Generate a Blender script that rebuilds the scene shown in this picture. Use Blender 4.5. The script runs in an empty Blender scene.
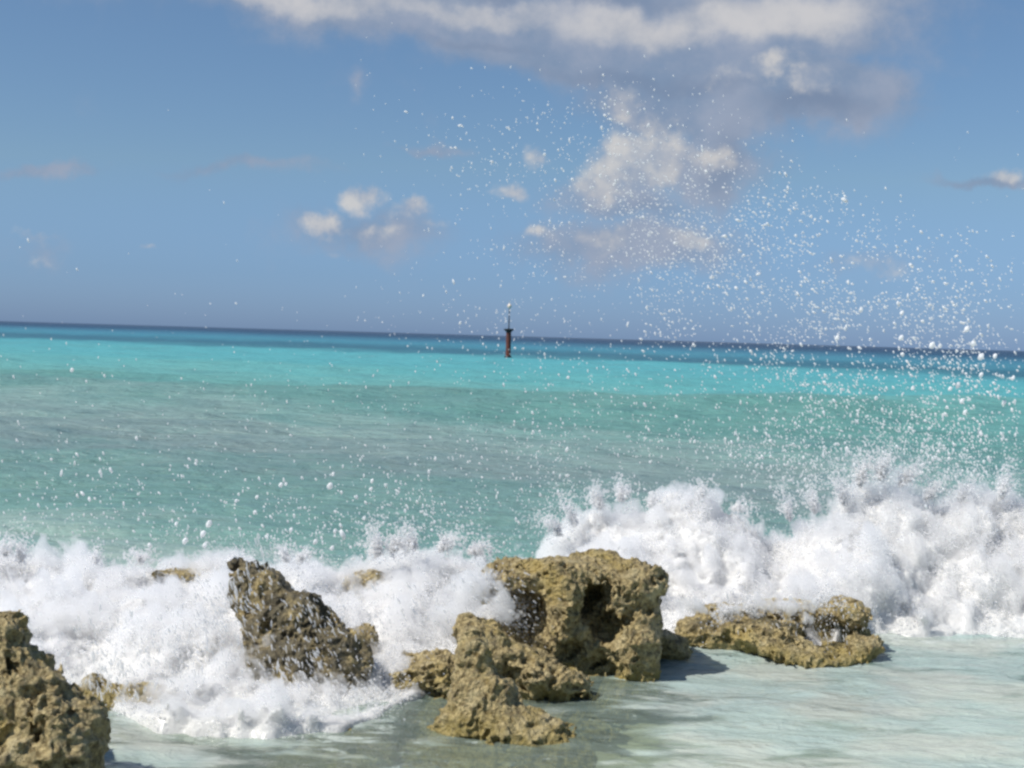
import bpy, math, random
import numpy as np
from mathutils import Vector, Matrix

random.seed(7)
rng = np.random.default_rng(7)
R = math.radians
scene = bpy.context.scene
col = scene.collection

# ------------------------------------------------------------------ camera
F_PX = 1422.0
CAM_H = 2.0
PITCH = math.atan(48.0 / F_PX)
ROLL = R(1.68)
fwd = Vector((0, math.cos(PITCH), -math.sin(PITCH)))
h0 = Vector((1, 0, 0))
v0 = Vector((0, math.sin(PITCH), math.cos(PITCH)))
cr = math.cos(ROLL) * h0 + math.sin(ROLL) * v0
cu = -math.sin(ROLL) * h0 + math.cos(ROLL) * v0
cam_d = bpy.data.cameras.new("camera")
cam = bpy.data.objects.new("camera", cam_d)
col.objects.link(cam)
cam.matrix_world = Matrix(((cr.x, cu.x, -fwd.x, 0), (cr.y, cu.y, -fwd.y, 0),
                           (cr.z, cu.z, -fwd.z, CAM_H), (0, 0, 0, 1)))
cam_d.sensor_width = 36.0
cam_d.lens = F_PX * 36.0 / 1024.0
cam_d.clip_start = 0.1
cam_d.clip_end = 60000
cam_d.dof.use_dof = True
cam_d.dof.focus_distance = 10.5
cam_d.dof.aperture_fstop = 6.0
scene.camera = cam


def ray(px, py):
    return fwd + (px - 512) / F_PX * cr + (384 - py) / F_PX * cu


def at(px, py, Y):
    """a point of the place at distance Y from the camera's foot"""
    d = ray(float(px), float(py))
    p = d * (float(Y) / d.y)
    return Vector((p.x, p.y, p.z + CAM_H))


# ------------------------------------------------------------------ light
SUN_EL, SUN_AZ = R(52), R(-116)      # azimuth from +Y, clockwise: to the left and a little behind
sun_dir = Vector((math.sin(SUN_AZ) * math.cos(SUN_EL), math.cos(SUN_AZ) * math.cos(SUN_EL), math.sin(SUN_EL)))
sl = bpy.data.lights.new("sun", 'SUN')
sl.energy = 4.95
sl.angle = R(0.5)
sl.color = (1.0, 0.955, 0.88)
so = bpy.data.objects.new("sun", sl)
so.rotation_euler = sun_dir.to_track_quat('Z', 'Y').to_euler()
col.objects.link(so)

world = bpy.data.worlds.new("World")
scene.world = world
world.use_nodes = True


class NT:
    """short hand for wiring nodes"""
    def __init__(s, tree):
        s.t = tree

    def n(s, kind, **kw):
        nd = s.t.nodes.new(kind)
        for k, v in kw.items():
            setattr(nd, k, v)
        return nd

    def put(s, sock, v):
        if v is None:
            return
        if isinstance(v, bpy.types.NodeSocket):
            s.t.links.new(v, sock)
        else:
            sock.default_value = v

    def m(s, op, a, b=None, c=None, clamp=False):
        nd = s.n('ShaderNodeMath', operation=op, use_clamp=clamp)
        for i, v in enumerate((a, b, c)):
            s.put(nd.inputs[i], v)
        return nd.outputs[0]

    def v(s, op, a, b=None, scale=None):
        nd = s.n('ShaderNodeVectorMath', operation=op)
        s.put(nd.inputs[0], a)
        if b is not None:
            s.put(nd.inputs[1], b)
        if scale is not None:
            s.put(nd.inputs['Scale'], scale)
        return nd.outputs['Value'] if op in ('LENGTH', 'DOT_PRODUCT', 'DISTANCE') else nd.outputs['Vector']

    def rng(s, x, a, b, c=0.0, d=1.0, smooth=True):
        nd = s.n('ShaderNodeMapRange', interpolation_type='SMOOTHSTEP' if smooth else 'LINEAR')
        for i, v in enumerate((x, a, b, c, d)):
            s.put(nd.inputs[i], v)
        return nd.outputs[0]

    def noise(s, vec, scale, detail=4.0, rough=0.5, dist=0.0, color=False):
        nd = s.n('ShaderNodeTexNoise')
        s.put(nd.inputs['Vector'], vec)
        nd.inputs['Scale'].default_value = scale
        nd.inputs['Detail'].default_value = detail
        nd.inputs['Roughness'].default_value = rough
        nd.inputs['Distortion'].default_value = dist
        return nd.outputs['Color' if color else 'Fac']

    def mix(s, f, a, b, mode='MIX'):
        nd = s.n('ShaderNodeMix', data_type='RGBA', blend_type=mode)
        s.put(nd.inputs['Factor'], f)
        for sk, v in ((nd.inputs['A'], a), (nd.inputs['B'], b)):
            pass
        s.put(nd.inputs[6], a if isinstance(a, bpy.types.NodeSocket) else (*a[:3], 1))
        s.put(nd.inputs[7], b if isinstance(b, bpy.types.NodeSocket) else (*b[:3], 1))
        return nd.outputs[2]

    def ramp(s, x, stops):
        nd = s.n('ShaderNodeValToRGB')
        e = nd.color_ramp.elements
        while len(e) < len(stops):
            e.new(0.5)
        for k, (p, c) in enumerate(stops):
            e[k].position = p
            e[k].color = (*c, 1)
        s.put(nd.inputs[0], x)
        return nd.outputs[0]

    def comb(s, x, y, z):
        nd = s.n('ShaderNodeCombineXYZ')
        for i, v in enumerate((x, y, z)):
            s.put(nd.inputs[i], v)
        return nd.outputs[0]

    def sep(s, v):
        nd = s.n('ShaderNodeSeparateXYZ')
        s.put(nd.inputs[0], v)
        return nd.outputs


def lin(r, g, b):
    f = lambda c: ((c / 255 + 0.055) / 1.055) ** 2.4 if c > 10 else c / 255 / 12.92
    return (f(r), f(g), f(b))


def build_sky():
    w = NT(world.node_tree)
    world.node_tree.nodes.clear()
    sky = w.n('ShaderNodeTexSky', sky_type='NISHITA')
    sky.sun_disc = False
    sky.sun_elevation = SUN_EL
    sky.sun_rotation = SUN_AZ
    sky.air_density = 1.0
    sky.dust_density = SKY_DUST
    sky.ozone_density = 2.5
    tc = w.n('ShaderNodeTexCoord')
    d = tc.outputs['Generated']
    x, y, z = w.sep(d)
    ys = w.m('MAXIMUM', y, 0.05)
    u = w.m('DIVIDE', x, ys)
    v = w.m('DIVIDE', z, ys)
    uv = w.comb(u, v, 0.0)
    warp = w.noise(uv, 14.0, 6.0, 0.6, color=True)
    wv = w.v('SCALE', w.v('SUBTRACT', warp, (0.5, 0.5, 0.5)), scale=0.055)
    p = w.v('ADD', uv, wv)
    big = w.noise(w.v('ADD', uv, (3.1, 1.7, 0)), 11.0, 9.0, 0.62)
    fine = w.noise(w.v('ADD', uv, (7.1, 2.7, 0)), 34.0, 8.0, 0.6)

    def field(blobs):
        tot = None
        for (px, py, rx, ry, ang, amp) in blobs:
            dr = ray(px, py)
            c = (dr.x / dr.y, dr.z / dr.y, 0.0)
            q = w.v('SUBTRACT', p, c)
            a = R(ang) + ROLL
            # rotate and scale
            qa = w.v('DOT_PRODUCT', q, (math.cos(a) * F_PX / rx, math.sin(a) * F_PX / rx, 0))
            qb = w.v('DOT_PRODUCT', q, (-math.sin(a) * F_PX / ry, math.cos(a) * F_PX / ry, 0))
            r2 = w.m('ADD', w.m('MULTIPLY', qa, qa), w.m('MULTIPLY', qb, qb))
            g = w.m('MULTIPLY', w.m('EXPONENT', w.m('MULTIPLY', r2, -1.0)), amp)
            tot = g if tot is None else w.m('MAXIMUM', tot, g)
        return tot
    # (px, py, rx, ry, tilt, strength): grey bodies, then the sunlit heads
    grey = [(740, -5, 175, 80, 0, 1.2), (450, -16, 300, 48, -3, 1.15), (805, 88, 95, 42, -8, 1.2), (690, 92, 110, 48, -5, 1.1),
            (560, 48, 130, 34, -10, 1.1), (715, 165, 62, 44, -10, .75), (625, 248, 140, 28, 0, .6),
            (610, 200, 70, 30, 0, .5), (240, 168, 110, 9, -2, .42), (45, 172, 70, 8, 0, .44), (995, 176, 62, 9, 0, .62),
            (430, 150, 38, 7, 0, .45), (370, 232, 95, 26, -4, .55), (360, 80, 10, 18, -20, .3), (860, 265, 80, 18, 0, .28), (45, 250, 25, 16, 0, .28)]
    bank = [(775, 16, 125, 26, 2, 1.1), (650, 24, 130, 20, -3, .95), (480, 8, 130, 14, -6, .8), (320, -4, 190, 16, -2, .85)]
    white = [(812, 80, 34, 32, 0, .8), (770, 66, 50, 18, 0, .6), (730, 74, 40, 16, 0, .55), (625, 102, 32, 22, 0, .8),
             (640, 162, 62, 38, 8, 1.1), (596, 182, 36, 24, 0, .85), (705, 158, 36, 26, 0, .85), (655, 125, 36, 26, 0, .6), (516, 190, 26, 15, 0, .7), (540, 158, 14, 15, 0, .62),
             (360, 203, 26, 18, 0, .75), (325, 226, 25, 17, 0, .72), (408, 214, 28, 13, 0, .72), (38, 236, 26, 11, -15, .6),
             (153, 248, 16, 7, 0, .55), (372, 232, 60, 14, 0, .52), (335, 255, 26, 8, 0, .5), (425, 228, 26, 12, 0, .5), (48, 258, 20, 10, 0, .45), (1004, 168, 28, 12, 0, .75), (605, 242, 50, 14, 0, .62), (545, 240, 32, 10, 0, .55), (690, 240, 46, 12, 0, .52), (880, 268, 50, 12, 0, .45)]
    ga = w.rng(w.m('ADD', field(grey), w.m('MULTIPLY', w.m('SUBTRACT', big, 0.5), 1.1)), 0.10, 0.62)
    wa = w.rng(w.m('ADD', field(white), w.m('MULTIPLY', w.m('SUBTRACT', fine, 0.5), 1.15)), 0.30, 0.78)
    ba = w.rng(w.m('ADD', field(bank), w.m('MULTIPLY', w.m('SUBTRACT', big, 0.5), 0.8)), 0.2, 1.0)
    under = [(812, 108, 75, 20, -6, 1.0), (650, 78, 150, 13, -3, .75), (480, 40, 110, 10, -8, .6), (728, 160, 24, 46, 0, .75), (640, 212, 70, 16, 0, .5), (560, -8, 170, 12, -4, .9)]
    ua = w.rng(w.m('ADD', field(under), w.m('MULTIPLY', w.m('SUBTRACT', big, 0.5), 0.9)), 0.2, 1.0)
    # the sky proper, with the bluish-grey sea air near the horizon
    K = SKY_K
    base = w.v('SCALE', sky.outputs[0], scale=K)
    tint = w.ramp(w.m("MULTIPLY", v, 3.0), [(0.0, (.38, .59, 1.20)), (0.12, (.43, .62, 1.06)), (0.35, (.64, .76, .90)), (0.9, (.74, .84, .93))])
    base = w.v('MULTIPLY', base, tint)
    gcol = w.mix(w.rng(big, 0.35, 0.65), lin(128, 147, 174), lin(158, 167, 186))
    wcol = w.mix(w.rng(fine, 0.35, 0.68), lin(158, 168, 186), lin(212, 209, 206))
    front = w.m('GREATER_THAN', y, 0.05)
    ga = w.m('MULTIPLY', w.m('MULTIPLY', ga, 0.88), front)
    wa = w.m('MULTIPLY', w.m('MULTIPLY', wa, 0.85), front)
    c = w.mix(ga, base, gcol)
    ba = w.m('MULTIPLY', w.m('MULTIPLY', ba, 0.8), front)
    c = w.mix(ba, c, w.mix(w.rng(big, 0.35, 0.62), lin(176, 180, 190), lin(210, 208, 208)))
    c = w.mix(w.m('MULTIPLY', w.m('MULTIPLY', ua, 0.75), front), c, lin(118, 136, 164))
    c = w.mix(wa, c, wcol)
    bg = w.n('ShaderNodeBackground')
    w.put(bg.inputs['Color'], w.v('SCALE', c, scale=1.0 / SKY_S))
    bg.inputs['Strength'].default_value = SKY_S
    out = w.n('ShaderNodeOutputWorld')
    w.t.links.new(bg.outputs[0], out.inputs[0])


SKY_S = 0.1
SKY_K = 0.1
SKY_DUST = 0.4
build_sky()

scene.view_settings.view_transform = 'Standard'
scene.view_settings.look = 'None'
scene.view_settings.exposure = 0.0
scene.view_settings.gamma = 1.0
scene.view_settings.use_curve_mapping = False
scene.render.film_transparent = False
cy = scene.cycles
cy.use_denoising = True
cy.max_bounces = 12
cy.diffuse_bounces = 6
cy.glossy_bounces = 3
cy.transmission_bounces = 4
cy.transparent_max_bounces = 24
cy.volume_bounces = 7
cy.caustics_reflective = False
cy.caustics_refractive = False
cy.pixel_filter_type = 'BLACKMAN_HARRIS'
cy.filter_width = 2.6


# ------------------------------------------------------------------ numpy noise, surface nets
def _mixbits(h):
    h = (h ^ (h >> np.uint32(13))) * np.uint32(1274126177)
    h = (h ^ (h >> np.uint32(16))) * np.uint32(2246822519)
    return (h ^ (h >> np.uint32(15))).view(np.int32).astype(np.float32)


def _lattice(P, seed, offs):
    i = np.floor(P).astype(np.int32)
    f = (P - i).astype(np.float32)
    k = i.view(np.uint32)
    M = (np.uint32(374761393), np.uint32(668265263), np.uint32(2147483647))
    base = k[:, 0] * M[0] + k[:, 1] * M[1] + k[:, 2] * M[2] + np.uint32((seed * 974711 + 12345) & 0xffffffff)
    D = {}
    for o in offs:
        a = (o[0] * 374761393 + o[1] * 668265263 + o[2] * 2147483647) & 0xffffffff
        D[o] = base + np.uint32(a)
    return f, D


def vnoise(P, seed=0):
    """value noise in -1..1 at the rows of P"""
    offs = [(a, b, c) for a in (0, 1) for b in (0, 1) for c in (0, 1)]
    f, D = _lattice(P, seed, offs)
    f = f * f * f * (f * (f * 6 - 15) + 10)
    out = 0
    for o in offs:
        w = 1
        for ax in range(3):
            w = w * (f[:, ax] if o[ax] else 1 - f[:, ax])
        out = out + w * _mixbits(D[o])
    return out / np.float32(2147483648.0)


def fbm(P, octaves=4, gain=0.5, seed=0, ridged=False):
    t, a, s = 0, 1.0, 0
    Q = P.copy()
    for o in range(octaves):
        n = vnoise(Q, seed + o)
        if ridged:
            n = 1 - 2 * np.abs(n)
        t = t + a * n
        s += a
        a *= gain
        Q = Q * 2.03 + 17.3
    return t / s


def worley(P, seed=0):
    """distance to the nearest scattered point, cell size 1"""
    offs = [(a, b, c) for a in (-1, 0, 1) for b in (-1, 0, 1) for c in (-1, 0, 1)]
    f, D = _lattice(P, seed, offs)
    best = np.full(len(P), 9.0, np.float32)
    for o in offs:
        d = 0
        for ax in range(3):
            h = _mixbits(D[o] + np.uint32(7919 * (ax + 1))) / np.float32(4294967296.0) + np.float32(0.5 + o[ax])
            d = d + (h - f[:, ax]) ** 2
        best = np.minimum(best, d)
    return np.sqrt(best)


def surface_net(S, origin, h):
    """naive surface nets: S < 0 is inside; returns verts, quads"""
    nx, ny, nz = S.shape
    neg = S < 0
    cnt = np.zeros((nx - 1, ny - 1, nz - 1), np.int32)
    for dx in (0, 1):
        for dy in (0, 1):
            for dz in (0, 1):
                cnt += neg[dx:nx - 1 + dx, dy:ny - 1 + dy, dz:nz - 1 + dz]
    act = (cnt > 0) & (cnt < 8)
    idx = np.argwhere(act)
    vid = -np.ones(act.shape, np.int64)
    vid[act] = np.arange(len(idx))
    acc = np.zeros((len(idx), 3))
    num = np.zeros(len(idx))
    corners = [(a, b, c) for a in (0, 1) for b in (0, 1) for c in (0, 1)]
    I = idx
    val = {c: S[I[:, 0] + c[0], I[:, 1] + c[1], I[:, 2] + c[2]] for c in corners}
    for a in corners:
        for ax in range(3):
            if a[ax] == 0:
                b = list(a)
                b[ax] = 1
                b = tuple(b)
                va, vb = val[a], val[b]
                cross = (va < 0) != (vb < 0)
                t = np.where(cross, va / np.where(cross, va - vb, 1), 0)
                p = np.array(a, float)[None, :].repeat(len(I), 0)
                p[:, ax] = t
                acc += p * cross[:, None]
                num += cross
    V = (idx + acc / num[:, None]) * h + np.array(origin)
    quads = []
    for ax in range(3):
        o1, o2 = [(1, 2), (2, 0), (0, 1)][ax]
        sl0 = [slice(1, n - 1) for n in S.shape]
        sl0[ax] = slice(0, S.shape[ax] - 1)
        sl1 = list(sl0)
        sl1[ax] = slice(1, S.shape[ax])
        A, B = neg[tuple(sl0)], neg[tuple(sl1)]
        for flip, msk in ((False, A & ~B), (True, ~A & B)):
            e = np.argwhere(msk)
            off = np.ones(3, int)
            off[ax] = 0
            e = e + off
            c = []
            for (s1, s2) in ((0, 0), (-1, 0), (-1, -1), (0, -1)):
                q = e.copy()
                q[:, o1] += s1
                q[:, o2] += s2
                c.append(vid[q[:, 0], q[:, 1], q[:, 2]])
            qd = np.stack(c, 1)
            if flip:
                qd = qd[:, ::-1]
            quads.append(qd)
    return V, np.concatenate(quads)


def keep_big(V, Q, min_faces):
    """drop the crumbs: keep connected pieces with at least min_faces"""
    n = len(V)
    lab = np.arange(n)
    for _ in range(400):
        m = lab[Q].min(1)
        new = lab.copy()
        for k in range(4):
            np.minimum.at(new, Q[:, k], m)
        new = new[new]
        if (new == lab).all():
            break
        lab = new
    cntf = np.bincount(lab[Q[:, 0]], minlength=n)
    ok = cntf[lab[Q[:, 0]]] >= min_faces
    Q = Q[ok]
    used = np.unique(Q)
    mp = -np.ones(n, np.int64)
    mp[used] = np.arange(len(used))
    return V[used], mp[Q]


def mesh_obj(name, V, Q, mat, parent=None, smooth=True):
    me = bpy.data.meshes.new(name)
    V = np.asarray(V, np.float32)
    Q = np.asarray(Q, np.int32)
    k = Q.shape[1]
    me.vertices.add(len(V))
    me.vertices.foreach_set('co', V.ravel())
    me.loops.add(Q.size)
    me.loops.foreach_set('vertex_index', Q.ravel())
    me.polygons.add(len(Q))
    me.polygons.foreach_set('loop_start', np.arange(len(Q), dtype=np.int32) * k)
    me.polygons.foreach_set('loop_total', np.full(len(Q), k, np.int32))
    me.update(calc_edges=True)
    if smooth:
        me.polygons.foreach_set('use_smooth', np.ones(len(Q), bool))
    me.materials.append(mat)
    o = bpy.data.objects.new(name, me)
    col.objects.link(o)
    if parent:
        o.parent = parent
    return o


def tag(o, label=None, cat=None, group=None, kind=None):
    if label: o['label'] = label
    if cat: o['category'] = cat
    if group: o['group'] = group
    if kind: o['kind'] = kind
    return o


def vert_normals(V, Q):
    n = np.cross(V[Q[:, 2]] - V[Q[:, 0]], V[Q[:, 3]] - V[Q[:, 1]])
    N = np.zeros_like(V)
    for k in range(4):
        np.add.at(N, Q[:, k], n)
    return N / (np.linalg.norm(N, axis=1)[:, None] + 1e-9)


# ------------------------------------------------------------------ materials
def new_mat(name):
    m = bpy.data.materials.new(name)
    m.use_nodes = True
    m.node_tree.nodes.clear()
    w = NT(m.node_tree)
    out = w.n('ShaderNodeOutputMaterial')
    return m, w, out


def principled(w, **kw):
    b = w.n('ShaderNodeBsdfPrincipled')
    for k, v in kw.items():
        w.put(b.inputs[k.replace('_', ' ')], v)
    return b


def mat_rock(wetness=0.0):
    m, w, out = new_mat("pitted limestone")
    tc = w.n('ShaderNodeTexCoord').outputs['Object']
    geo = w.n('ShaderNodeNewGeometry')
    n1 = w.noise(tc, 7.0, 6, 0.6)
    n2 = w.noise(tc, 38.0, 6, 0.65)
    n3 = w.noise(w.v('ADD', tc, (5, 3, 1)), 3.2, 4, 0.55)
    n4 = w.noise(tc, 130.0, 4, 0.6)
    c = w.mix(w.rng(n2, 0.30, 0.70), (0.15, 0.105, 0.036), (0.60, 0.48, 0.24))
    c = w.mix(w.m('MULTIPLY', w.rng(n1, 0.48, 0.70), 0.6), c, (0.68, 0.58, 0.34))
    c = w.mix(w.m('MULTIPLY', w.rng(n3, 0.52, 0.66), 0.55), c, (0.50, 0.37, 0.10))
    c = w.mix(w.m('MULTIPLY', w.rng(n4, 0.53, 0.66), 0.6), c, (0.09, 0.07, 0.035))
    # algae belt and wet dark stone near the waterline
    pz = w.sep(geo.outputs['Position'])[2]
    z2 = w.m('ADD', pz, w.m('MULTIPLY', w.m('SUBTRACT', n1, 0.5), 0.30))
    wet = w.rng(z2, 0.16, 0.0)
    c = w.mix(w.m('MULTIPLY', wet, 0.6), c, (0.30, 0.235, 0.06))
    if wetness:
        c = w.mix(w.m('MULTIPLY', w.rng(w.m('ADD', n1, w.m('MULTIPLY', n3, 0.6)), 0.62, 0.86), wetness), c, (0.060, 0.055, 0.040))
    dk = w.rng(w.noise(w.v('ADD', tc, (2, 8, 4)), 15.0, 6, 0.65), 0.54, 0.68)
    c = w.mix(w.m('MULTIPLY', dk, 0.62), c, (0.085, 0.066, 0.036))
    rough = w.rng(n2, 0.3, 0.7, 0.32, 0.78)
    vor = w.n('ShaderNodeTexVoronoi', feature='F1')
    w.put(vor.inputs['Vector'], w.v('ADD', tc, w.v('SCALE', w.noise(tc, 30, 3, color=True), scale=0.03)))
    vor.inputs['Scale'].default_value = 46.0
    hgt = w.m('ADD', w.m('MULTIPLY', vor.outputs['Distance'], 0.6), w.m('ADD', w.m('MULTIPLY', n2, 1.0), w.m('MULTIPLY', n4, 0.5)))
    b = w.n('ShaderNodeBump')
    b.inputs['Strength'].default_value = 1.0
    b.inputs['Distance'].default_value = 0.024
    w.put(b.inputs['Height'], hgt)
    p = principled(w, Base_Color=c, Roughness=rough, Normal=b.outputs[0])
    p.inputs['Specular IOR Level'].default_value = 0.5
    w.t.links.new(p.outputs[0], out.inputs[0])
    return m


MIST = 11.0


def mat_mist(name, dens):
    m, w, out = new_mat(name)
    s_ = w.n('ShaderNodeVolumeScatter')
    s_.inputs['Color'].default_value = (0.996, 0.993, 0.987, 1)
    s_.inputs['Density'].default_value = dens
    s_.inputs['Anisotropy'].default_value = 0.2
    w.t.links.new(s_.outputs[0], out.inputs['Volume'])
    return m


def mat_foam(name, a, tr, scale, bump, clear=0.0):
    m, w, out = new_mat(name)
    tc = w.n('ShaderNodeTexCoord').outputs['Object']
    n = w.noise(tc, scale, 6, 0.7)
    b = w.n('ShaderNodeBump')
    b.inputs['Strength'].default_value = 0.8
    b.inputs['Distance'].default_value = bump
    w.put(b.inputs['Height'], n)
    d = w.n('ShaderNodeBsdfDiffuse')
    d.inputs['Color'].default_value = (*a, 1)
    t = w.n('ShaderNodeBsdfTranslucent')
    t.inputs['Color'].default_value = (*a, 1)
    if bump:
        w.put(d.inputs['Normal'], b.outputs[0])
    mx = w.n('ShaderNodeMixShader')
    mx.inputs[0].default_value = tr
    w.t.links.new(d.outputs[0], mx.inputs[1])
    w.t.links.new(t.outputs[0], mx.inputs[2])
    g = w.n('ShaderNodeBsdfGlossy')
    g.inputs['Roughness'].default_value = 0.25
    m2 = w.n('ShaderNodeMixShader')
    m2.inputs[0].default_value = 0.015
    w.t.links.new(mx.outputs[0], m2.inputs[1])
    w.t.links.new(g.outputs[0], m2.inputs[2])
    last = m2.outputs[0]
    if clear:
        tb = w.n('ShaderNodeBsdfTransparent')
        m3 = w.n('ShaderNodeMixShader')
        m3.inputs[0].default_value = clear
        w.t.links.new(last, m3.inputs[1])
        w.t.links.new(tb.outputs[0], m3.inputs[2])
        last = m3.outputs[0]
    w.t.links.new(last, out.inputs[0])
    return m


def mat_flat(name, c, rough=0.6, metal=0.0, c2=None, scale=8):
    m, w, out = new_mat(name)
    tc = w.n('ShaderNodeTexCoord').outputs['Object']
    n = w.noise(tc, scale, 6, 0.65)
    cc = w.mix(w.rng(n, 0.35, 0.65), c, c2 or tuple(v * 0.6 for v in c))
    p = principled(w, Base_Color=cc, Roughness=rough, Metallic=metal)
    w.t.links.new(p.outputs[0], out.inputs[0])
    return m


# sea colour against distance offshore, the swell's shaded face painted in; the key is 5 / Y
def dyk(dy):
    return dy / (F_PX * CAM_H) * 5.0


SEA = [(0, lin(36, 62, 92)), (4, lin(32, 66, 98)), (8, lin(62, 120, 146)), (12, lin(70, 140, 160)), (16, lin(54, 106, 126)), (19.5, lin(60, 114, 132)),
       (24, lin(88, 168, 176)), (40, lin(96, 172, 174)), (56, lin(110, 172, 168)), (68, lin(104, 155, 148)), (86, lin(108, 152, 146)), (98, lin(130, 164, 158)), (116, lin(134, 158, 154)),
       (140, lin(126, 148, 146)), (165, lin(116, 150, 144)), (230, lin(114, 152, 144)), (300, lin(160, 180, 170)), (420, lin(160, 174, 158))]


def mat_water():
    m, w, out = new_mat("sea water")
    geo = w.n('ShaderNodeNewGeometry')
    P = geo.outputs['Position']
    x, y, z = w.sep(P)
    ymax = w.m('MAXIMUM', y, 2.0)
    u = w.m('DIVIDE', x, ymax)
    k = w.m('DIVIDE', 5.0, ymax)
    # sand patches and seagrass lie along the shore: stretched noise in log distance
    lg = w.m('LOGARITHM', ymax, 10.0)
    q = w.comb(w.m('MULTIPLY', u, 5.0), w.m('MULTIPLY', lg, 9.0), 0.0)
    n = w.noise(q, 2.2, 5, 0.55)
    n2 = w.noise(w.v('ADD', q, (9, 4, 0)), 5.0, 5, 0.6)
    # offshore to the right the turquoise comes closer in
    sh = w.m('ADD', 1.0, w.m('MULTIPLY', u, -0.75))
    kk = w.m('MULTIPLY', k, w.m('MULTIPLY', sh, w.m('ADD', 1.0, w.m('MULTIPLY', w.m('SUBTRACT', n, 0.5), 0.55))))
    c = w.ramp(kk, [(dyk(a), b) for a, b in SEA])
    c = w.mix(w.m('MULTIPLY', w.rng(n2, 0.45, 0.7), 0.28), c, lin(86, 124, 128))
    # ripples
    near = w.rng(y, 6.0, 30.0)
    s1 = w.v('MULTIPLY', P, (1.0, 2.0, 1.0))
    b1 = w.noise(s1, 3.2, 6, 0.6, 0.4)
    b2 = w.noise(w.v('MULTIPLY', P, (0.35, 1.0, 1.0)), 0.9, 5, 0.6)
    hgt = w.m('ADD', w.m('MULTIPLY', b1, w.rng(y, 7.0, 20.0, 0.06, 0.12)), w.m('MULTIPLY', b2, w.rng(y, 9.0, 30.0, 0.08, 0.6)))
    bp = w.n('ShaderNodeBump')
    bp.inputs['Strength'].default_value = 1.0
    bp.inputs['Distance'].default_value = 1.0
    w.put(bp.inputs['Height'], hgt)
    # milky aerated water in the shallows, cream reflections painted into its colour
    f1 = w.noise(w.v('MULTIPLY', P, (0.8, 2.2, 1.0)), 1.5, 5, 0.58, 0.8)
    f2 = w.noise(w.v('MULTIPLY', P, (1.0, 2.2, 1.0)), 4.6, 7, 0.72, 0.4)
    zone = w.m('MULTIPLY', w.rng(y, 11.5, 9.5), 1.0)
    right = w.m('ADD', w.rng(x, 0.35, 1.3, -0.10, 0.20), w.rng(x, -0.6, -1.3, 0.0, 0.17))
    milk = w.m('MULTIPLY', w.rng(w.m('ADD', f1, right), 0.46, 0.66), zone)
    edge = w.m('MAXIMUM', w.m('MULTIPLY', w.rng(y, 8.9, 9.9), w.rng(x, 0.8, 2.0)), w.m('MULTIPLY', w.rng(y, 6.4, 7.1), w.rng(x, -0.35, -0.7)))
    lace = w.m('MULTIPLY', w.rng(w.m('ADD', f2, w.m('MULTIPLY', edge, 0.13)), 0.57, 0.72), zone)
    c = w.mix(w.m('MULTIPLY', milk, 0.7), c, w.mix(w.rng(w.noise(P, 1.3, 4, 0.5), 0.4, 0.6), (0.58, 0.71, 0.67), (0.72, 0.74, 0.66)))
    c = w.mix(w.m('MULTIPLY', lace, 0.42), c, (0.70, 0.74, 0.72))
    d = w.n('ShaderNodeBsdfDiffuse')
    w.put(d.inputs['Color'], c)
    w.put(d.inputs['Normal'], bp.outputs[0])
    tr = w.n('ShaderNodeBsdfTransparent')
    tr.inputs['Color'].default_value = (0.86, 0.95, 0.90, 1)
    clear = w.m('MULTIPLY', w.rng(y, 12.0, 8.2, 0.0, 0.66), w.m('SUBTRACT', 1.0, w.m('MAXIMUM', w.m('MULTIPLY', milk, 0.55), w.m('MULTIPLY', lace, 0.8))))
    mx = w.n('ShaderNodeMixShader')
    w.put(mx.inputs[0], clear)
    w.t.links.new(d.outputs[0], mx.inputs[1])
    w.t.links.new(tr.outputs[0], mx.inputs[2])
    g = w.n('ShaderNodeBsdfGlossy')
    w.put(g.inputs['Roughness'], w.rng(y, 8.0, 120.0, 0.10, 0.30))
    w.put(g.inputs['Normal'], bp.outputs[0])
    fr = w.n('ShaderNodeFresnel')
    fr.inputs['IOR'].default_value = 1.33
    w.put(fr.inputs['Normal'], bp.outputs[0])
    fac = w.m('MULTIPLY', fr.outputs[0], w.rng(y, 8.0, 60.0, 1.0, 0.6))
    fac = w.m('MINIMUM', fac, 0.5)
    m2 = w.n('ShaderNodeMixShader')
    w.put(m2.inputs[0], fac)
    w.t.links.new(mx.outputs[0], m2.inputs[1])
    w.t.links.new(g.outputs[0], m2.inputs[2])
    w.t.links.new(m2.outputs[0], out.inputs[0])
    return m


M_ROCK = mat_rock()
M_WET_ROCK = mat_rock(0.78)
M_FOAM = mat_foam("foam", (0.95, 0.94, 0.92), 0.35, 26.0, 0.03)
M_DROP = mat_foam("water drops", (0.97, 0.975, 0.98), 0.45, 1.0, 0.0, clear=0.12)
M_FROTH = mat_foam("froth", (0.98, 0.98, 0.985), 0.45, 1.0, 0.0, clear=0.55)
M_MIST = mat_mist("fine white mist", MIST)
M_VEIL = mat_mist("veil of mist", 15.0)
M_WATER = mat_water()


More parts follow.
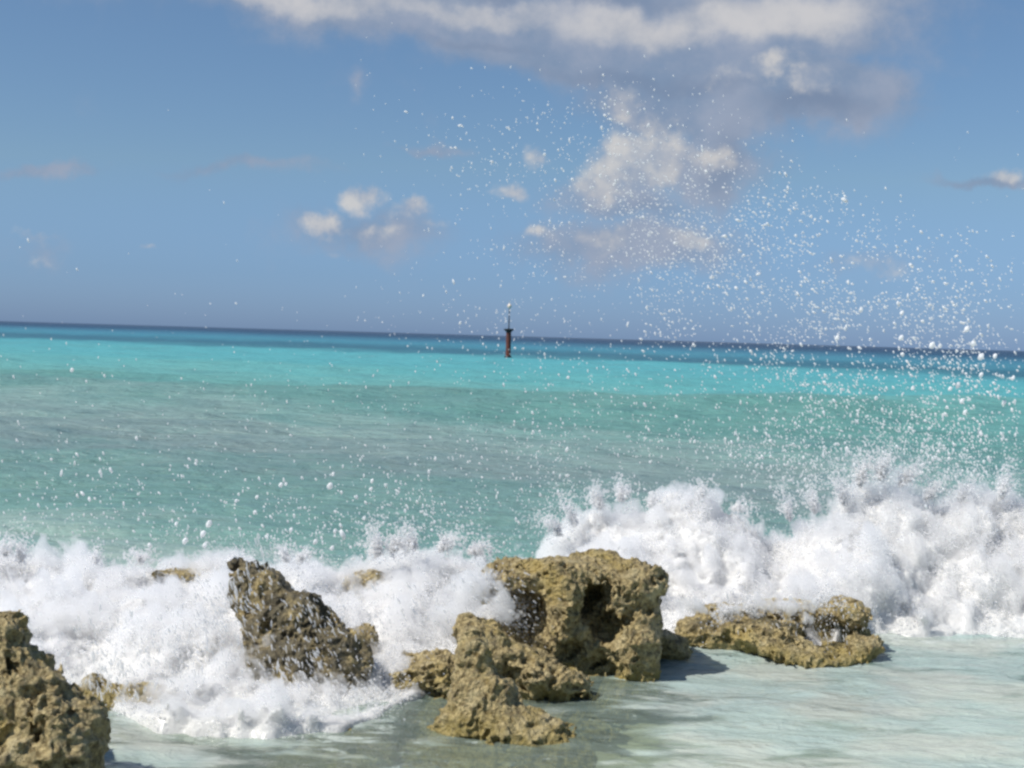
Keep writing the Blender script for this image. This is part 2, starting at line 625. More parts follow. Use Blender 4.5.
def mat_sand():
    m, w, out = new_mat("sandy sea bed")
    P = w.n('ShaderNodeNewGeometry').outputs['Position']
    x, y, z = w.sep(P)
    n = w.noise(P, 1.8, 6, 0.6)
    n2 = w.noise(P, 7.0, 6, 0.65)
    c = w.mix(w.rng(n2, 0.35, 0.65), (0.80, 0.80, 0.70), (0.66, 0.64, 0.50))
    # weedy rubble round the rocks, clean sand to the right
    weed = w.rng(w.m('ADD', x, w.m('MULTIPLY', w.m('SUBTRACT', n, 0.5), 1.8)), 0.95, 0.45)
    c = w.mix(w.m('MULTIPLY', weed, 0.85), c, w.mix(w.rng(n2, 0.4, 0.6), (0.26, 0.24, 0.12), (0.46, 0.44, 0.28)))
    p = principled(w, Base_Color=c, Roughness=0.9)
    w.t.links.new(p.outputs[0], out.inputs[0])
    return m


M_SAND = mat_sand()


# ------------------------------------------------------------------ sea
def sea_height(X, Y):
    P = lambda sx, sy, o=0: np.stack([X * sx + o, Y * sy + 2 * o, np.zeros_like(X)], 1)
    z = np.zeros_like(X)
    fade = lambda lam: np.clip(1.6 - Y / (lam * 90), 0, 1)
    z += 0.030 * fbm(P(1.3, 3.2), 4, 0.58, 3) * fade(0.8)
    shoal = np.clip((Y - 8.5) / 4.0, 0, 1)
    z += 0.13 * shoal * fbm(P(0.30, 1.0, 5), 4, 0.55, 11) * fade(4)
    z += 0.08 * shoal * (1 - np.abs(vnoise(P(0.30, 1.1, 9), 21))) * fade(4)
    z += 0.05 * np.clip((Y - 10) / 6, 0, 1) * fbm(P(0.16, 1.15, 13), 3, 0.5, 51) * fade(1.2)
    # long swells coming in
    wob = 6.0 * vnoise(P(0.05, 0.02, 1), 31) + 1.0 * vnoise(P(0.2, 0.05, 1), 32)
    for (yc, amp, wf, wb) in ((39.0, 0.48, 3.0, 5.0), (18.5, 0.07, 1.0, 2.0), (68.0, 0.22, 5, 8), (110, 0.25, 8, 10)):
        t = Y + wob * yc / 40 - yc + 0.04 * X
        a = amp * (1 + 0.35 * vnoise(P(0.09, 0.0, yc), 41))
        z += a * np.where(t < 0, np.exp(-(t / wf) ** 2), np.exp(-(t / wb) ** 2))
    return z


def build_sea():
    dy = np.arange(900, 1.2, -0.8)
    far = np.array([1.0, 0.8, 0.6, 0.45, 0.3, 0.2, 0.12, 0.06])
    Yr = np.concatenate([[-14, -9, -5, -2, 0, 1.2, 2.2], F_PX * CAM_H / np.concatenate([dy, far])])
    t = np.linspace(-1, 1, 760)
    t = 0.42 * t + 1.0 * t ** 5
    YY, TT = np.meshgrid(Yr, t, indexing='ij')
    XX = TT * (np.maximum(YY, 0) + 2.0) + TT * np.where(YY < 3, 6, 0)
    z = sea_height(XX.ravel(), YY.ravel())
    z *= np.clip((YY.ravel() - 2.5) / 2, 0, 1)
    V = np.stack([XX.ravel(), YY.ravel(), z], 1)
    nr, nc = YY.shape
    i = (np.arange(nr - 1)[:, None] * nc + np.arange(nc - 1)[None, :]).ravel()
    Q = np.stack([i, i + 1, i + nc + 1, i + nc], 1)
    tag(mesh_obj("sea", V, Q, M_WATER), kind='structure')


build_sea()


def build_bed():
    xs = np.linspace(-30, 30, 160)
    ys = np.linspace(-14, 40, 160)
    X, Y = np.meshgrid(xs, ys, indexing='ij')
    P = np.stack([X.ravel() * 0.8, Y.ravel() * 0.8, np.zeros(X.size)], 1)
    z = -0.24 - 0.05 * np.maximum(Y.ravel() - 8, 0) + 0.06 * fbm(P, 4, 0.5, 77)
    V = np.stack([X.ravel(), Y.ravel(), z], 1)
    n = 160
    i = (np.arange(n - 1)[:, None] * n + np.arange(n - 1)[None, :]).ravel()
    Q = np.stack([i, i + n, i + n + 1, i + 1], 1)
    tag(mesh_obj("sand_seabed", V, Q, M_SAND), kind='structure')


build_bed()


# ------------------------------------------------------------------ rocks
def rock(label, adds, cuts=(), seed=0, h=0.0085, k=0.05, rough=1.0, name="limestone_rock", group="pitted limestone rocks in the surf", mat=None):
    """adds / cuts: (px, py, Y, rx_px, rz_px, ry_m, tilt_deg, p) lumps, sizes in the photo's pixels at distance Y"""
    def world(e):
        px, py, Y, rx, rz, ry, tilt, p = tuple(e) + (0, 2.6)[len(e) - 6:]
        s = Y / F_PX
        return np.array(at(px, py, Y)), rx * s, ry, rz * s, R(tilt), p
    A = [world(e) for e in adds]
    C = [world(e) for e in cuts]
    lo = np.array([-0.12, -0.30, 0]) + np.min([c - np.array([max(a, z), b, max(a, z)]) for c, a, b, z, t, p in A], 0) - 0.09
    hi = np.array([0.12, 0.12, 0]) + np.max([c + np.array([max(a, z), b, max(a, z)]) for c, a, b, z, t, p in A], 0) + 0.09
    lo[2] = max(lo[2], -0.30)
    dims = np.ceil((hi - lo) / h).astype(int) + 1
    g = [lo[i] + np.arange(dims[i]) * h for i in range(3)]
    X, Y, Z = [a.ravel().astype(np.float32) for a in np.meshgrid(*g, indexing='ij')]

    def lump(c, a, b, z, t, p, X=X, Y=Y, Z=Z):
        dx, dy, dz = X - c[0], Y - c[1], Z - c[2]
        ct, st = math.cos(t), math.sin(t)
        qx, qz = (dx * ct + dz * st) / a, (-dx * st + dz * ct) / z
        qy = dy / b
        r = (np.abs(qx) ** p + np.abs(qy) ** p + np.abs(qz) ** p) ** (1 / p)
        return (r - 1) * min(a, b, z)
    # the foot of the rock spreads out just under the water
    nb = [e for e in A if e[0][2] - e[3] < 0.05]
    fx0, fx1 = min(e[0][0] - e[1] for e in nb), max(e[0][0] + e[1] for e in nb)
    cyf = np.mean([e[0][1] for e in nb])
    A.append((np.array([(fx0 + fx1) / 2, cyf - 0.04, -0.14]), (fx1 - fx0) / 2 * 1.04, 0.34, 0.105, 0.0, 2.4))
    S = None
    for e in A:
        d = lump(*e)
        if S is None:
            S = d
        else:
            hh = np.clip(0.5 + 0.5 * (S - d) / k, 0, 1)
            S = S * (1 - hh) + d * hh - k * hh * (1 - hh)
    for e in C:
        d = -lump(*e)
        kk = 0.03
        hh = np.clip(0.5 - 0.5 * (S - d) / kk, 0, 1)
        S = S * (1 - hh) + d * hh + kk * hh * (1 - hh)
    band = (S < 0.07) & (S > -0.15)
    P = np.stack([X[band], Y[band], Z[band]], 1).astype(np.float64)
    P += 0.04 * np.stack([vnoise(P * 5, 91), vnoise(P * 5, 92), vnoise(P * 5, 93)], 1)
    d = 0.042 * fbm(P * 5.0, 2, 0.5, seed)
    d += 0.019 * fbm(P * 14, 2, 0.55, seed + 5, ridged=True)
    d += 0.014 * fbm(P * 42, 2, 0.6, seed + 6)
    w1 = worley(P * np.array([12, 12, 10]), seed + 9)
    d2 = 0.10 * np.clip(0.44 - w1, 0, 1) * np.clip(vnoise(P * 3.2, seed + 3) + 0.6, 0, 1)
    w2 = worley(P * 30, seed + 13)
    d2 += 0.034 * np.clip(0.52 - w2, 0, 1)
    d2 += 0.16 * np.clip(0.34 - worley(P * 5.2, seed + 17), 0, 1)
    S[band] += (rough * (-d + d2)).astype(np.float32)
    S = S.reshape(dims)
    S[:, :, 0] = np.maximum(S[:, :, 0], 0.01)
    S[0], S[-1] = np.maximum(S[0], .01), np.maximum(S[-1], .01)
    S[:, 0], S[:, -1] = np.maximum(S[:, 0], .01), np.maximum(S[:, -1], .01)
    V, Q = surface_net(S, lo, h)
    V, Q = keep_big(V, Q, 1500)
    base = np.array([(lo[0] + hi[0]) / 2, (lo[1] + hi[1]) / 2, 0.0])
    o = mesh_obj(name, V - base, Q, mat or M_ROCK)
    o.location = base
    return tag(o, label, "rock", group)


# the big block with two hollows, behind the middle
rock("largest square-topped rock with two dark hollows and a pillar between them",
     [(598, 608, 8.62, 62, 48, .30, 0, 4.5), (556, 582, 8.66, 62, 22, .26, 3, 3.5), (508, 580, 8.66, 26, 15, .2, 0, 2.6),
      (630, 650, 8.45, 28, 46, .22, 0, 3), (562, 615, 8.36, 13, 46, .10, 0, 2.5), (560, 650, 8.75, 66, 50, .2, 0, 3),
      (600, 680, 8.5, 46, 14, .2, 0, 2.5), (560, 760, 8.6, 90, 60, .3)],
     [(522, 618, 8.36, 29, 29, .36, 0, 2.4), (594, 604, 8.34, 17, 24, .32, -14, 2.2), (606, 628, 8.30, 17, 18, .28, -30, 2.2), (572, 658, 8.25, 18, 18, .22, 30, 2.2), (612, 672, 8.2, 10, 14, .12)],
     seed=3)
# the long low ridge before it
rock("low sloping ridge of rock in front of the large hollowed block",
     [(482, 642, 7.95, 22, 18, .14), (518, 660, 7.95, 56, 16, .16, -25), (438, 668, 8.0, 38, 12, .16, 8), (560, 680, 7.85, 26, 10, .14, -15),
      (500, 690, 7.95, 78, 16, .2), (500, 740, 7.9, 95, 40, .22)],
     [(590, 655, 7.65, 14, 14, .12)],
     seed=14)
rock("small steep pinnacle of rock nearest the middle foreground",
     [(474, 664, 7.25, 18, 36, .10), (482, 702, 7.18, 34, 28, .14), (494, 728, 7.15, 54, 22, .18), (535, 742, 7.1, 30, 12, .12), (495, 785, 7.15, 78, 42, .22)],
     [],
     seed=27, k=0.07, rough=.85)
rock("massive rough boulder cut off by the left edge in the foreground",
     [(0, 658, 6.05, 24, 36, .16), (26, 690, 6.02, 34, 32, .18, -30), (-70, 660, 6.2, 70, 60, .3), (20, 725, 5.95, 52, 50, .22, 0, 2.5), (50, 762, 5.9, 48, 56, .24), (-60, 770, 6.0, 100, 90, .35, 0, 3),
      (86, 732, 6.0, 17, 20, .12), (10, 860, 5.95, 115, 60, .35, 0, 3)],
     [(-8, 745, 5.62, 16, 24, .12), (32, 742, 5.64, 16, 13, .14), (68, 768, 5.62, 18, 24, .12), (76, 712, 5.85, 15, 10, .12)],
     seed=36, h=0.0075)
rock("leaning dark jagged rock streaked by falling water, left of centre",
     [(240, 570, 8.25, 16, 9, .12, -25), (266, 596, 8.15, 36, 26, .16, -42), (300, 640, 8.0, 50, 44, .2, -40), (330, 668, 7.85, 36, 38, .18, -20), (285, 670, 7.85, 36, 36, .2),
      (300, 700, 7.85, 56, 26, .2), (310, 740, 7.9, 75, 50, .28)],
     [],
     seed=47, mat=M_WET_ROCK)
rock("small tan rock tucked behind the leaning dark rock",
     [(360, 640, 8.3, 20, 15, .12, -25), (350, 655, 8.3, 26, 16, .12), (366, 690, 8.15, 40, 34, .16)], seed=58, k=0.03, rough=.7)
rock("low knobby rock ledge on the right with an undercut shelf",
     [(722, 620, 9.35, 26, 16, .15), (715, 634, 9.3, 38, 15, .2), (765, 636, 9.2, 46, 13, .2, -4), (795, 612, 9.5, 56, 10, .16, 2), (848, 610, 9.35, 18, 12, .18, -15), (866, 646, 9.05, 16, 9, .12),
      (805, 640, 9.5, 60, 26, .12, 0, 3), (812, 656, 9.2, 50, 12, .2), (790, 652, 9.0, 40, 7, .14, -8), (835, 662, 8.9, 34, 6, .1), (780, 690, 9.2, 84, 34, .3, 0, 3)],
     [(815, 634, 9.08, 30, 7, .13, -4), (740, 618, 9.15, 14, 6, .12)],
     seed=69, k=0.035, rough=.7)
rock("small yellowish rock at the right foot of the large block",
     [(652, 642, 8.95, 28, 13, .14, -12), (672, 648, 8.9, 16, 9, .1), (660, 690, 8.95, 45, 30, .2)], seed=80, k=0.03, rough=.6)
rock("flat wet rock washed over beside the left boulder",
     [(125, 700, 7.5, 38, 13, .16, 4), (165, 706, 7.45, 26, 10, .12), (92, 690, 7.55, 14, 14, .1), (130, 745, 7.5, 60, 34, .2)], seed=91, k=0.03, rough=.6)
rock("barely exposed rock in the foam below the leaning rock",
     [(325, 731, 7.12, 18, 4, .08), (308, 736, 7.1, 26, 3, .1), (330, 765, 7.1, 60, 28, .16)], seed=102, k=0.03, rough=.35)
rock("tan rock tip poking out of the white wave behind",
     [(366, 580, 9.25, 17, 8, .12, 12), (352, 583, 9.25, 10, 6, .1), (366, 630, 9.3, 40, 42, .16)], seed=113, k=0.03, rough=.5)
rock("pale rock crest under the thin foam at upper left",
     [(186, 574, 9.4, 24, 4, .10, -3), (225, 580, 9.35, 24, 8, .12), (200, 640, 9.45, 56, 60, .12)], seed=124, k=0.03, rough=.5)


# ------------------------------------------------------------------ drops as small closed shapes
OCT = np.array([(1, 0, 0), (-1, 0, 0), (0, 1, 0), (0, -1, 0), (0, 0, 1), (0, 0, -1)], float)
OCTF = np.array([(0, 2, 4), (2, 1, 4), (1, 3, 4), (3, 0, 4), (2, 0, 5), (1, 2, 5), (3, 1, 5), (0, 3, 5)])


def ico():
    import bmesh
    bm = bmesh.new()
    bmesh.ops.create_icosphere(bm, subdivisions=1, radius=1)
    V = np.array([v.co[:] for v in bm.verts])
    F = np.array([[v.index for v in f.verts] for f in bm.faces])
    bm.free()
    return V, F


ICO, ICOF = ico()


def drops_mesh(P, r, stretch=None, axis=None, hi=False):
    """one mesh of many droplets; each may be drawn out along its flight"""
    T, F = (ICO, ICOF) if hi else (OCT, OCTF)
    n, m = len(P), len(T)
    B = T[None] * r[:, None, None] * rng.uniform(0.75, 1.25, (n, 1, 3))
    if stretch is not None:
        proj = (B * axis[:, None, :]).sum(2)
        B = B + (stretch[:, None] - 1)[:, :, None] * proj[:, :, None] * axis[:, None, :]
    V = (P[:, None, :] + B).reshape(-1, 3)
    Fo = (F[None] + (np.arange(n) * m)[:, None, None]).reshape(-1, 3)
    return V, Fo


# ------------------------------------------------------------------ breaking waves
def curve(tab):
    a = np.array(tab, float)
    return lambda s: np.interp(s, a[:, 0], a[:, 1])


def foam_mass(name, label, xr, yr, zmax, Htop, Yc, Yf, back, h, amp, seed, nspray, prof=0.8):
    lo = np.array([xr[0], yr[0], -0.06])
    hi = np.array([xr[1], yr[1], zmax])
    dims = np.ceil((hi - lo) / h).astype(int) + 1
    g = [lo[i] + np.arange(dims[i]) * h for i in range(3)]
    X, Y = np.meshgrid(g[0], g[1], indexing='ij')
    s = 512 + F_PX * X / Y
    yc, yf = Yc(s), Yf(s)
    P2 = np.stack([X.ravel() * 2.2, Y.ravel() * 1.2, np.zeros(X.size)], 1)
    wob = fbm(P2, 4, 0.55, seed + 40).reshape(X.shape)
    u = (Y + 0.25 * wob - yf) / (yc - yf)
    H = Htop(s) * np.where(u < 1, np.clip(u, 0, 1) ** prof, np.exp(-((Y - yc) / back) ** 2))
    H = H * (1 + 0.18 * wob) - 0.45 * np.clip(-(u + 0.06) * 6, 0, 1) + 0.03 * np.exp(-((u + 0.03) / 0.08) ** 2)
    H3 = np.repeat(H[:, :, None], dims[2], 2)
    Z = np.broadcast_to(g[2][None, None, :], dims)
    S = ((Z - H3) * 0.6).astype(np.float32).ravel()
    band = np.abs(S) < 0.24
    XI, YI, ZI = np.meshgrid(*g, indexing='ij')
    P = np.stack([XI.ravel()[band], YI.ravel()[band], ZI.ravel()[band]], 1)
    del XI, YI, ZI
    # drawn upward and forward by the throw of the wave
    Pn = P * np.array([1, 0.8, 0.75])
    d = amp * fbm(Pn * 3.4, 3, 0.55, seed)
    d += amp * 0.62 * fbm(Pn * 11 + 0.5 * vnoise(Pn * 5, seed + 7)[:, None], 4, 0.62, seed + 5)
    fadez = np.clip(P[:, 2] / 0.12, 0.35, 1)
    # the finest mist hangs just off the water's surface
    Pm = P[:, :]
    hz_ = np.clip((P[:, 2] - 0.02) / 0.30, 0, 1)
    S2 = S.copy()
    lean = np.stack([P[:, 0] * 6.5 + P[:, 2] * 1.2, P[:, 1] * 5, P[:, 2] * 3.2 + P[:, 1]], 1)
    n1 = fbm(lean, 2, 0.6, seed + 80)
    n2 = fbm(lean * 3.1 + n1[:, None], 2, 0.6, seed + 84, ridged=True)
    S2[band] -= ((0.004 + 0.045 * hz_) * (0.7 + 1.6 * n1 + 1.1 * n2) + d * fadez).astype(np.float32)
    S2 = S2.reshape(dims)
    for ax in range(3):
        for e in (0, -1):
            sl_ = [slice(None)] * 3
            sl_[ax] = e
            S2[tuple(sl_)] = np.maximum(S2[tuple(sl_)], 0.01)
    Vm, Qm = surface_net(S2, lo, h)
    mo = mesh_obj("spray_mist", Vm, Qm, M_MIST)
    tag(mo, "fine white mist hanging round " + label.replace("breaking ", ""), "mist", kind='stuff')
    S[band] -= (0.8 * d * fadez).astype(np.float32)
    S = S.reshape(dims)
    for ax in range(3):
        for e in (0, -1):
            sl_ = [slice(None)] * 3
            sl_[ax] = e
            S[tuple(sl_)] = np.maximum(S[tuple(sl_)], 0.01)
    V, Q = surface_net(S, lo, h)
    N = vert_normals(V, Q)
    o = mesh_obj(name, V, Q, M_FOAM)
    tag(o, label, "breaking wave", kind='stuff')
    # a fringe of droplets thrown off the surface, in clumps
    cl = 0.5 + 0.5 * fbm(V * np.array([5, 5, 4]), 3, 0.6, seed + 60)
    hgt = np.clip(V[:, 2] / 0.35, 0.08, 1.6)
    wgt = np.clip(cl - 0.38, 0, 1) ** 1.6 * (0.3 + hgt)
    wgt /= wgt.sum()
    I = rng.choice(len(V), nspray, p=wgt)
    off = rng.exponential(0.035, nspray) * (0.5 + 1.6 * np.clip(cl[I] - 0.4, 0, 1) * 2)
    D = N[I] * 0.7 + rng.normal(0, 0.45, (nspray, 3)) + np.array([0.0, -0.15, 0.45])
    Pd = V[I] + D * off[:, None]
    r = np.clip(rng.lognormal(math.log(0.0042), 0.45, nspray), 0.0015, 0.013) * (1 - 0.35 * np.clip(off / 0.15, 0, 1))
    return V, N, Pd, r


allP, allR = [], []


def top_z(tab, Yv):
    """crest heights from the silhouette"""
    return curve([(px, at(px, py, Yv).z) for px, py in tab])


L = foam_mass("white_surf", "white breaking wave pouring over the rocks on the left", (-4.4, 0.15), (6.7, 10.6), 1.0,
              top_z([(-200, 555), (0, 570), (60, 566), (100, 574), (140, 570), (180, 580), (230, 578), (280, 586), (320, 578), (370, 578), (410, 566), (450, 566), (485, 574), (510, 600), (530, 690)], 9.4),
              curve([(-200, 9.4), (1200, 9.4)]),
              curve([(-200, 7.6), (60, 7.5), (110, 7.45), (160, 7.15), (230, 6.95), (300, 7.05), (345, 7.2), (390, 7.45), (425, 7.8), (455, 8.1), (490, 8.2), (530, 8.6)]),
              0.55, 0.016, 0.10, 5, 90000, prof=1.15)
Rr = foam_mass("white_surf", "tall white breaking wave crashing behind the rocks on the right", (0.05, 6.6), (9.2, 12.6), 1.45,
               top_z([(500, 700), (530, 620), (548, 568), (570, 542), (600, 520), (620, 504), (650, 514), (690, 508), (715, 506), (745, 524), (775, 540), (810, 532), (840, 516), (862, 486), (890, 478), (912, 490),
                      (940, 512), (980, 516), (1030, 514), (1300, 505)], 10.9),
               curve([(0, 10.9), (1400, 10.9)]),
               curve([(500, 10.0), (620, 9.65), (700, 9.4), (840, 9.38), (900, 9.85), (1400, 9.9)]),
               0.6, 0.017, 0.13, 17, 110000, prof=0.85)
for a in (L, Rr):
    allP.append(a[2])
    allR.append(a[3])


# fingers of water thrown from the crests: ballistic arcs of droplets
def jet(px, py, Y, vx, vz, n, spread=0.05, length=0.28, r0=0.007):
    p0 = np.array(at(px, py, Y))
    k = max(3, int(n / 60))
    for j in range(k):
        v = np.array([vx, 0, vz]) * rng.uniform(0.4, 1.25) + rng.normal(0, 0.35, 3)
        T = length * rng.uniform(0.5, 1.0)
        m = n // k
        t = np.abs(rng.beta(1.0, 1.6, m)) * T
        P = p0 + v * t[:, None] + np.array([0, 0, -4.9]) * (t ** 2)[:, None]
        P += rng.normal(0, 1, (m, 3)) * spread * (0.12 + 0.9 * (t / T)[:, None])
        allP.append(P)
        allR.append(np.clip(rng.lognormal(math.log(r0), 0.4, m) * (1.1 - 0.7 * t / T), 0.0018, 0.014))


for (px, py, Y, vx, vz, n) in [
        (20, 560, 9.3, 0.1, 1.9, 900), (5, 555, 9.3, -.2, 1.2, 500), (95, 562, 9.3, 0, 1.0, 400), (140, 560, 9.2, .3, 1.1, 600), (230, 566, 9.1, 0.2, 0.9, 400),
        (285, 560, 9.0, 0.2, 1.2, 500), (300, 560, 9.0, .6, 1.0, 400), (378, 555, 9.2, -.1, 2.1, 1100), (392, 550, 9.2, .5, 1.5, 900), (415, 548, 9.2, -.7, 1.5, 800), (440, 550, 9.1, 0.9, 1.2, 900),
        (470, 552, 9.1, 1.0, 1.0, 900), (480, 585, 8.7, 1.6, 0.4, 1100), (490, 600, 8.5, 1.7, -0.1, 900),
        (560, 535, 10.7, -1.0, 1.6, 900), (575, 525, 10.7, -.9, 1.9, 900), (600, 508, 10.8, -.3, 1.6, 1200), (620, 500, 10.8, .2, 1.6, 1000), (650, 505, 10.8, .6, 1.2, 800), (700, 498, 10.8, 0.1, 1.3, 900),
        (735, 508, 10.8, .8, .8, 700), (790, 520, 10.8, -.6, 2.6, 700), (815, 512, 10.8, -.3, 2.0, 900), (845, 505, 10.8, -.4, 2.6, 1500), (860, 485, 10.8, 0.0, 2.2, 1800), (880, 478, 10.8, .5, 2.0, 1800), (900, 485, 10.8, 1.2, 1.8, 1500),
        (925, 500, 10.8, 1.2, 2.0, 1100), (960, 500, 10.8, .8, 1.8, 1100), (1000, 500, 10.8, .5, 2.2, 1300), (1040, 500, 10.8, .2, 2.2, 1000),
        (700, 610, 9.4, -.4, .8, 800), (750, 608, 9.2, .3, .7, 900), (785, 606, 9.15, .6, .5, 500), (815, 602, 9.15, .9, .4, 500), (730, 612, 9.15, -.5, .4, 800), (478, 580, 8.4, 1.2, .3, 500), (640, 620, 9.6, .5, .8, 500), (680, 628, 9.5, -.3, .6, 600)]:
    jet(px, py, Y, vx, vz, n)

# veils of mist washing over the rocks themselves
def veil(label, lumps, seed, h=0.014):
    E = [(np.array(at(px, py, Y)), rx * Y / F_PX, ry, rz * Y / F_PX, R(t)) for (px, py, Y, rx, rz, ry, t) in lumps]
    lo = np.min([c - max(a, b, z) for c, a, b, z, t in E], 0) - 0.06
    hi = np.max([c + max(a, b, z) for c, a, b, z, t in E], 0) + 0.06
    dims = np.ceil((hi - lo) / h).astype(int) + 1
    X, Y, Z = [q.ravel() for q in np.meshgrid(*[lo[i] + np.arange(dims[i]) * h for i in range(3)], indexing='ij')]
    S = np.full(X.shape, 9.0)
    for c, a, b, z, t in E:
        dx, dz = X - c[0], Z - c[2]
        qx, qz = (dx * math.cos(t) + dz * math.sin(t)) / a, (-dx * math.sin(t) + dz * math.cos(t)) / z
        S = np.minimum(S, (np.sqrt(qx ** 2 + ((Y - c[1]) / b) ** 2 + qz ** 2) - 1) * min(a, b, z))
    P = np.stack([X * 15 + Z * 8, Y * 13, Z * 11 - X * 4], 1)
    S -= 0.13 * fbm(P, 4, 0.7, seed) - 0.035
    S = S.reshape(dims)
    for ax in range(3):
        for e in (0, -1):
            sl_ = [slice(None)] * 3
            sl_[ax] = e
            S[tuple(sl_)] = np.maximum(S[tuple(sl_)], 0.01)
    V, Q = surface_net(S, lo, h)
    tag(mesh_obj("spray_mist", V, Q, M_VEIL), label, "mist", kind='stuff')


veil("white mist bursting over the left shoulder of the large hollowed block", [(472, 588, 8.25, 34, 26, .14, 0), (495, 604, 8.18, 24, 20, .10, -20), (455, 625, 8.1, 36, 22, .12, 0)], 301)
veil("white mist draped along the top of the low ledge on the right", [(720, 606, 9.1, 40, 9, .10, 0), (785, 604, 9.1, 40, 12, .10, -5), (808, 618, 9.0, 16, 14, .05, -40)], 302)
veil("white wash rising at the foot of the leaning dark rock", [(285, 694, 7.45, 50, 16, .12, 0), (345, 700, 7.5, 40, 10, .12, 0)], 303)

P = np.concatenate(allP)
r = np.concatenate(allR)
keep = P[:, 2] > -0.01
V, F = drops_mesh(P[keep], r[keep])
tag(mesh_obj("wave_froth", V, F, M_FROTH), "dense froth of droplets torn off the breaking waves", "froth", kind='stuff')


# ------------------------------------------------------------------ flying spray
def spray(clusters):
    Ps, rs, st, ax = [], [], [], []
    for (cx, cy_, sx, sy, ang, n, r0, dx, dz, Y0, Y1) in clusters:
        a = R(ang)
        g = rng.normal(0, 1, (n, 2)) * np.array([sx, sy])
        # break the cloud of drops into loose sheets
        X = cx + g[:, 0] * math.cos(a) - g[:, 1] * math.sin(a)
        Yp = cy_ + g[:, 0] * math.sin(a) + g[:, 1] * math.cos(a)
        dens = fbm(np.stack([X / 55, Yp / 40, np.zeros(n)], 1), 3, 0.6, 200)
        ok = dens > rng.uniform(-0.6, 0.4, n)
        X, Yp = X[ok], Yp[ok]
        for x_, y_ in zip(X, Yp):
            Ps.append(at(x_, y_, rng.uniform(Y0, Y1)))
        k = len(X)
        rs.append(np.clip(rng.lognormal(math.log(r0), 0.36, k), 0.0014, 0.012))
        st.append(rng.uniform(1.1, 2.6, k))
        v = np.stack([rng.normal(dx, 0.3, k), rng.normal(0, 0.1, k), rng.normal(dz, 0.3, k)], 1)
        ax.append(v / np.linalg.norm(v, axis=1)[:, None])
    return np.array([p[:] for p in Ps]), np.concatenate(rs), np.concatenate(st), np.concatenate(ax)


C = [  # px, py, sx, sy, tilt, n, radius, flight dx, dz, nearest, farthest
    (730, 240, 135, 46, 20, 2700, .0034, .7, -.5, 8, 11), (880, 295, 66, 40, 15, 1500, .0038, .7, -.5, 8, 10.5),
    (670, 250, 130, 62, 10, 2400, .0027, .4, -.6, 8, 11), (520, 265, 38, 70, 0, 1100, .0029, .1, -1, 8, 11), (600, 125, 60, 32, 0, 320, .0030, .2, -1, 8, 10),
    (860, 385, 120, 42, 8, 2700, .0036, .6, -.8, 8, 10.5), (965, 390, 50, 60, 0, 1100, .0040, .6, -.8, 8, 10.5), (760, 460, 150, 34, 0, 1700, .0033, .3, -1, 8.5, 10.5),
    (290, 505, 130, 30, 0, 800, .0042, .45, -1, 7.5, 9.5), (90, 480, 90, 50, 0, 330, .0034, .3, -1, 8, 9.5), (330, 440, 200, 50, 0, 420, .0028, .3, -1, 8, 9.5),
    (530, 370, 200, 60, 0, 700, .0026, .2, -1, 8, 10), (80, 370, 80, 45, 0, 70, .0030, .2, -1, 8, 9.5), (440, 500, 60, 30, 0, 500, .0036, .3, -1, 8, 9.5),
    (900, 455, 90, 24, 0, 1900, .0040, .2, -1, 9, 10.8), (590, 470, 60, 30, 0, 450, .0032, 0, -1, 8.5, 10), (280, 535, 170, 16, 0, 700, .0034, .3, -1, 8.4, 9.4),
]
P, r, s, ax = spray(C)
V, F = drops_mesh(P, r, s, ax, hi=True)
tag(mesh_obj("sea_spray", V, F, M_DROP), "thousands of small water drops flying across the sky and sea", "spray", kind='stuff')

# water falling across the faces of the rocks
C2 = [(300, 640, 42, 42, 40, 480, .0030, .5, -1, 7.45, 7.75), (330, 690, 30, 14, 20, 420, .0040, .6, -1, 7.4, 7.6), (500, 612, 24, 24, 40, 260, .0026, 1, -.6, 8.0, 8.3),
      (225, 610, 30, 40, 20, 900, .0034, .5, -1, 7.5, 7.9), (800, 618, 40, 14, 20, 420, .0028, .3, -1, 8.9, 9.1), (440, 620, 36, 26, 0, 500, .0030, .6, -1, 7.9, 8.3), (130, 670, 50, 24, 0, 700, .0032, .3, -1, 7.1, 7.4)]
P, r, s, ax = spray(C2)
V, F = drops_mesh(P, r, s * 2.2, ax, hi=True)
tag(mesh_obj("falling_spray", V, F, M_FROTH), "streaks of white water falling across the faces of the rocks", "spray", kind='stuff')


# ------------------------------------------------------------------ the biggest single drops, each one a thing
def water_drop(px, py, Y, rpx, seed):
    rr = rpx * Y / F_PX
    k = ICO.copy()
    import bmesh
    bm = bmesh.new()
    bmesh.ops.create_icosphere(bm, subdivisions=3, radius=1)
    V = np.array([v.co[:] for v in bm.verts])
    F = np.array([[v.index for v in f.verts] for f in bm.faces])
    bm.free()
    V = V * (1 + 0.22 * vnoise(V * 1.3 + seed * 3.7, seed)[:, None] + 0.08 * vnoise(V * 3 + seed, seed + 3)[:, None])
    V = V * rr * np.array([0.86, 0.85, 1.25])
    o = mesh_obj("water_drop", V, F, M_DROP)
    o.location = at(px, py, Y)
    o.rotation_euler = (0, R(25), 0)
    return tag(o, "large white water drop flying above the breaking wave", "water drop", "large water drops in the air")


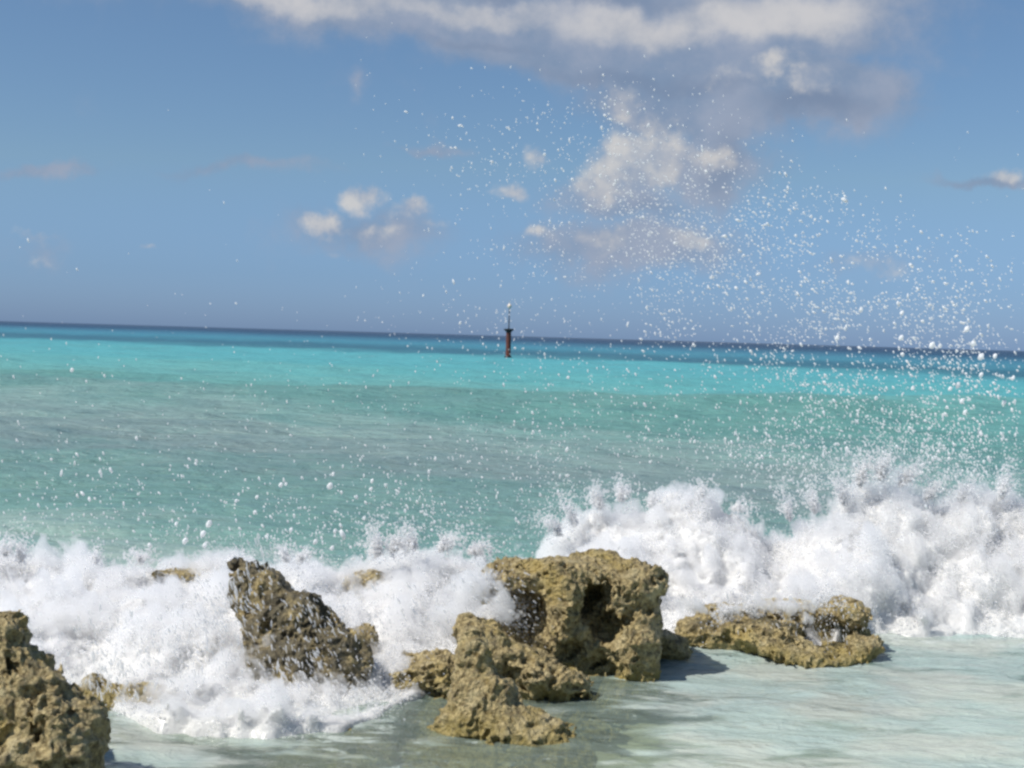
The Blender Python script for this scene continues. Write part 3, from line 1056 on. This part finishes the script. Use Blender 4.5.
for i, (px, py, rp) in enumerate([(209, 524, 4.6), (203, 534, 4.2), (185, 541, 4.0), (205, 545, 3.3), (330, 486, 4.2), (281, 485, 3.4), (286, 484, 2.2), (257, 497, 2.4), (236, 501, 2.4), (291, 530, 3.2),
                                  (315, 542, 3.2), (333, 474, 2.6), (371, 489, 2.5), (372, 481, 2.4), (176, 524, 2.6), (335, 531, 2.8), (267, 536, 2.6), (332, 548, 3.0), (255, 512, 2.6), (364, 518, 2.6),
                                  (981, 357, 4.6), (973, 344, 4.0), (967, 329, 3.8), (932, 345, 4.2), (940, 346, 2.8), (901, 338, 3.8), (837, 338, 3.0), (995, 356, 3.2), (958, 385, 3.8), (950, 389, 3.0),
                                  (981, 375, 3.4), (962, 401, 3.2), (1004, 403, 3.4), (913, 388, 3.0), (861, 310, 3.2), (902, 313, 3.0), (876, 398, 2.6), (965, 412, 3.2), (1013, 378, 2.8), (72, 370, 2.6)]):
    water_drop(px, py, 8.2 + 0.9 * ((i * 0.618) % 1), rp * 0.70, i + 1)


# ------------------------------------------------------------------ channel marker out at sea
def ring(profile, n, mat, name, parent):
    """lathe: (radius, z) profile, closed top and bottom"""
    a = np.arange(n) * 2 * math.pi / n
    V = [(0, 0, profile[0][1])]
    for (rr, z) in profile:
        V += [(rr * math.cos(t), rr * math.sin(t), z) for t in a]
    V.append((0, 0, profile[-1][1]))
    me = bpy.data.meshes.new(name)
    F = []
    for j in range(n):
        F.append((0, 1 + (j + 1) % n, 1 + j))
    for i in range(len(profile) - 1):
        for j in range(n):
            b = 1 + i * n
            F.append((b + j, b + (j + 1) % n, b + n + (j + 1) % n, b + n + j))
    b = 1 + (len(profile) - 1) * n
    for j in range(n):
        F.append((b + j, b + (j + 1) % n, len(V) - 1))
    me.from_pydata(V, [], F)
    me.materials.append(mat)
    o = bpy.data.objects.new(name, me)
    col.objects.link(o)
    o.parent = parent
    return o


def marker():
    Y = 130.0
    b = at(508, 357, Y)
    root = bpy.data.objects.new("channel_marker", None)
    col.objects.link(root)
    root.location = (b.x, b.y, 0)
    tag(root, "rust brown steel pile beacon with platform and thin mast standing alone in the sea", "beacon")
    rust = mat_flat("rusty steel", (0.16, 0.042, 0.025), 0.8, c2=(0.09, 0.03, 0.022), scale=2.5)
    dark = mat_flat("dark weathered steel", (0.018, 0.016, 0.018), 0.7)
    pale = mat_flat("faded top paint", (0.75, 0.55, 0.40), 0.6, c2=(0.8, 0.74, 0.66), scale=6)
    u = Y / F_PX
    ring([(.23, .12), (.23, 2.05), (.22, 2.32)], 20, rust, "pile", root)
    ring([(.34, -.6), (.34, .12), (.26, .16)], 20, dark, "footing", root)
    ring([(.20, 2.30), (.30, 2.42), (.46, 2.56), (.46, 2.64), (.1, 2.66)], 20, dark, "platform", root)
    mast = ring([(.055, 2.6), (.04, 4.5)], 8, dark, "mast", root)
    bm_v = ring([(.05, 4.5), (.17, 4.6), (.19, 4.75), (.12, 4.88), (.04, 4.95)], 12, pale, "top_lantern", root)
    ring([(.03, 4.9), (.03, 5.2)], 6, pale, "antenna", root)


marker()
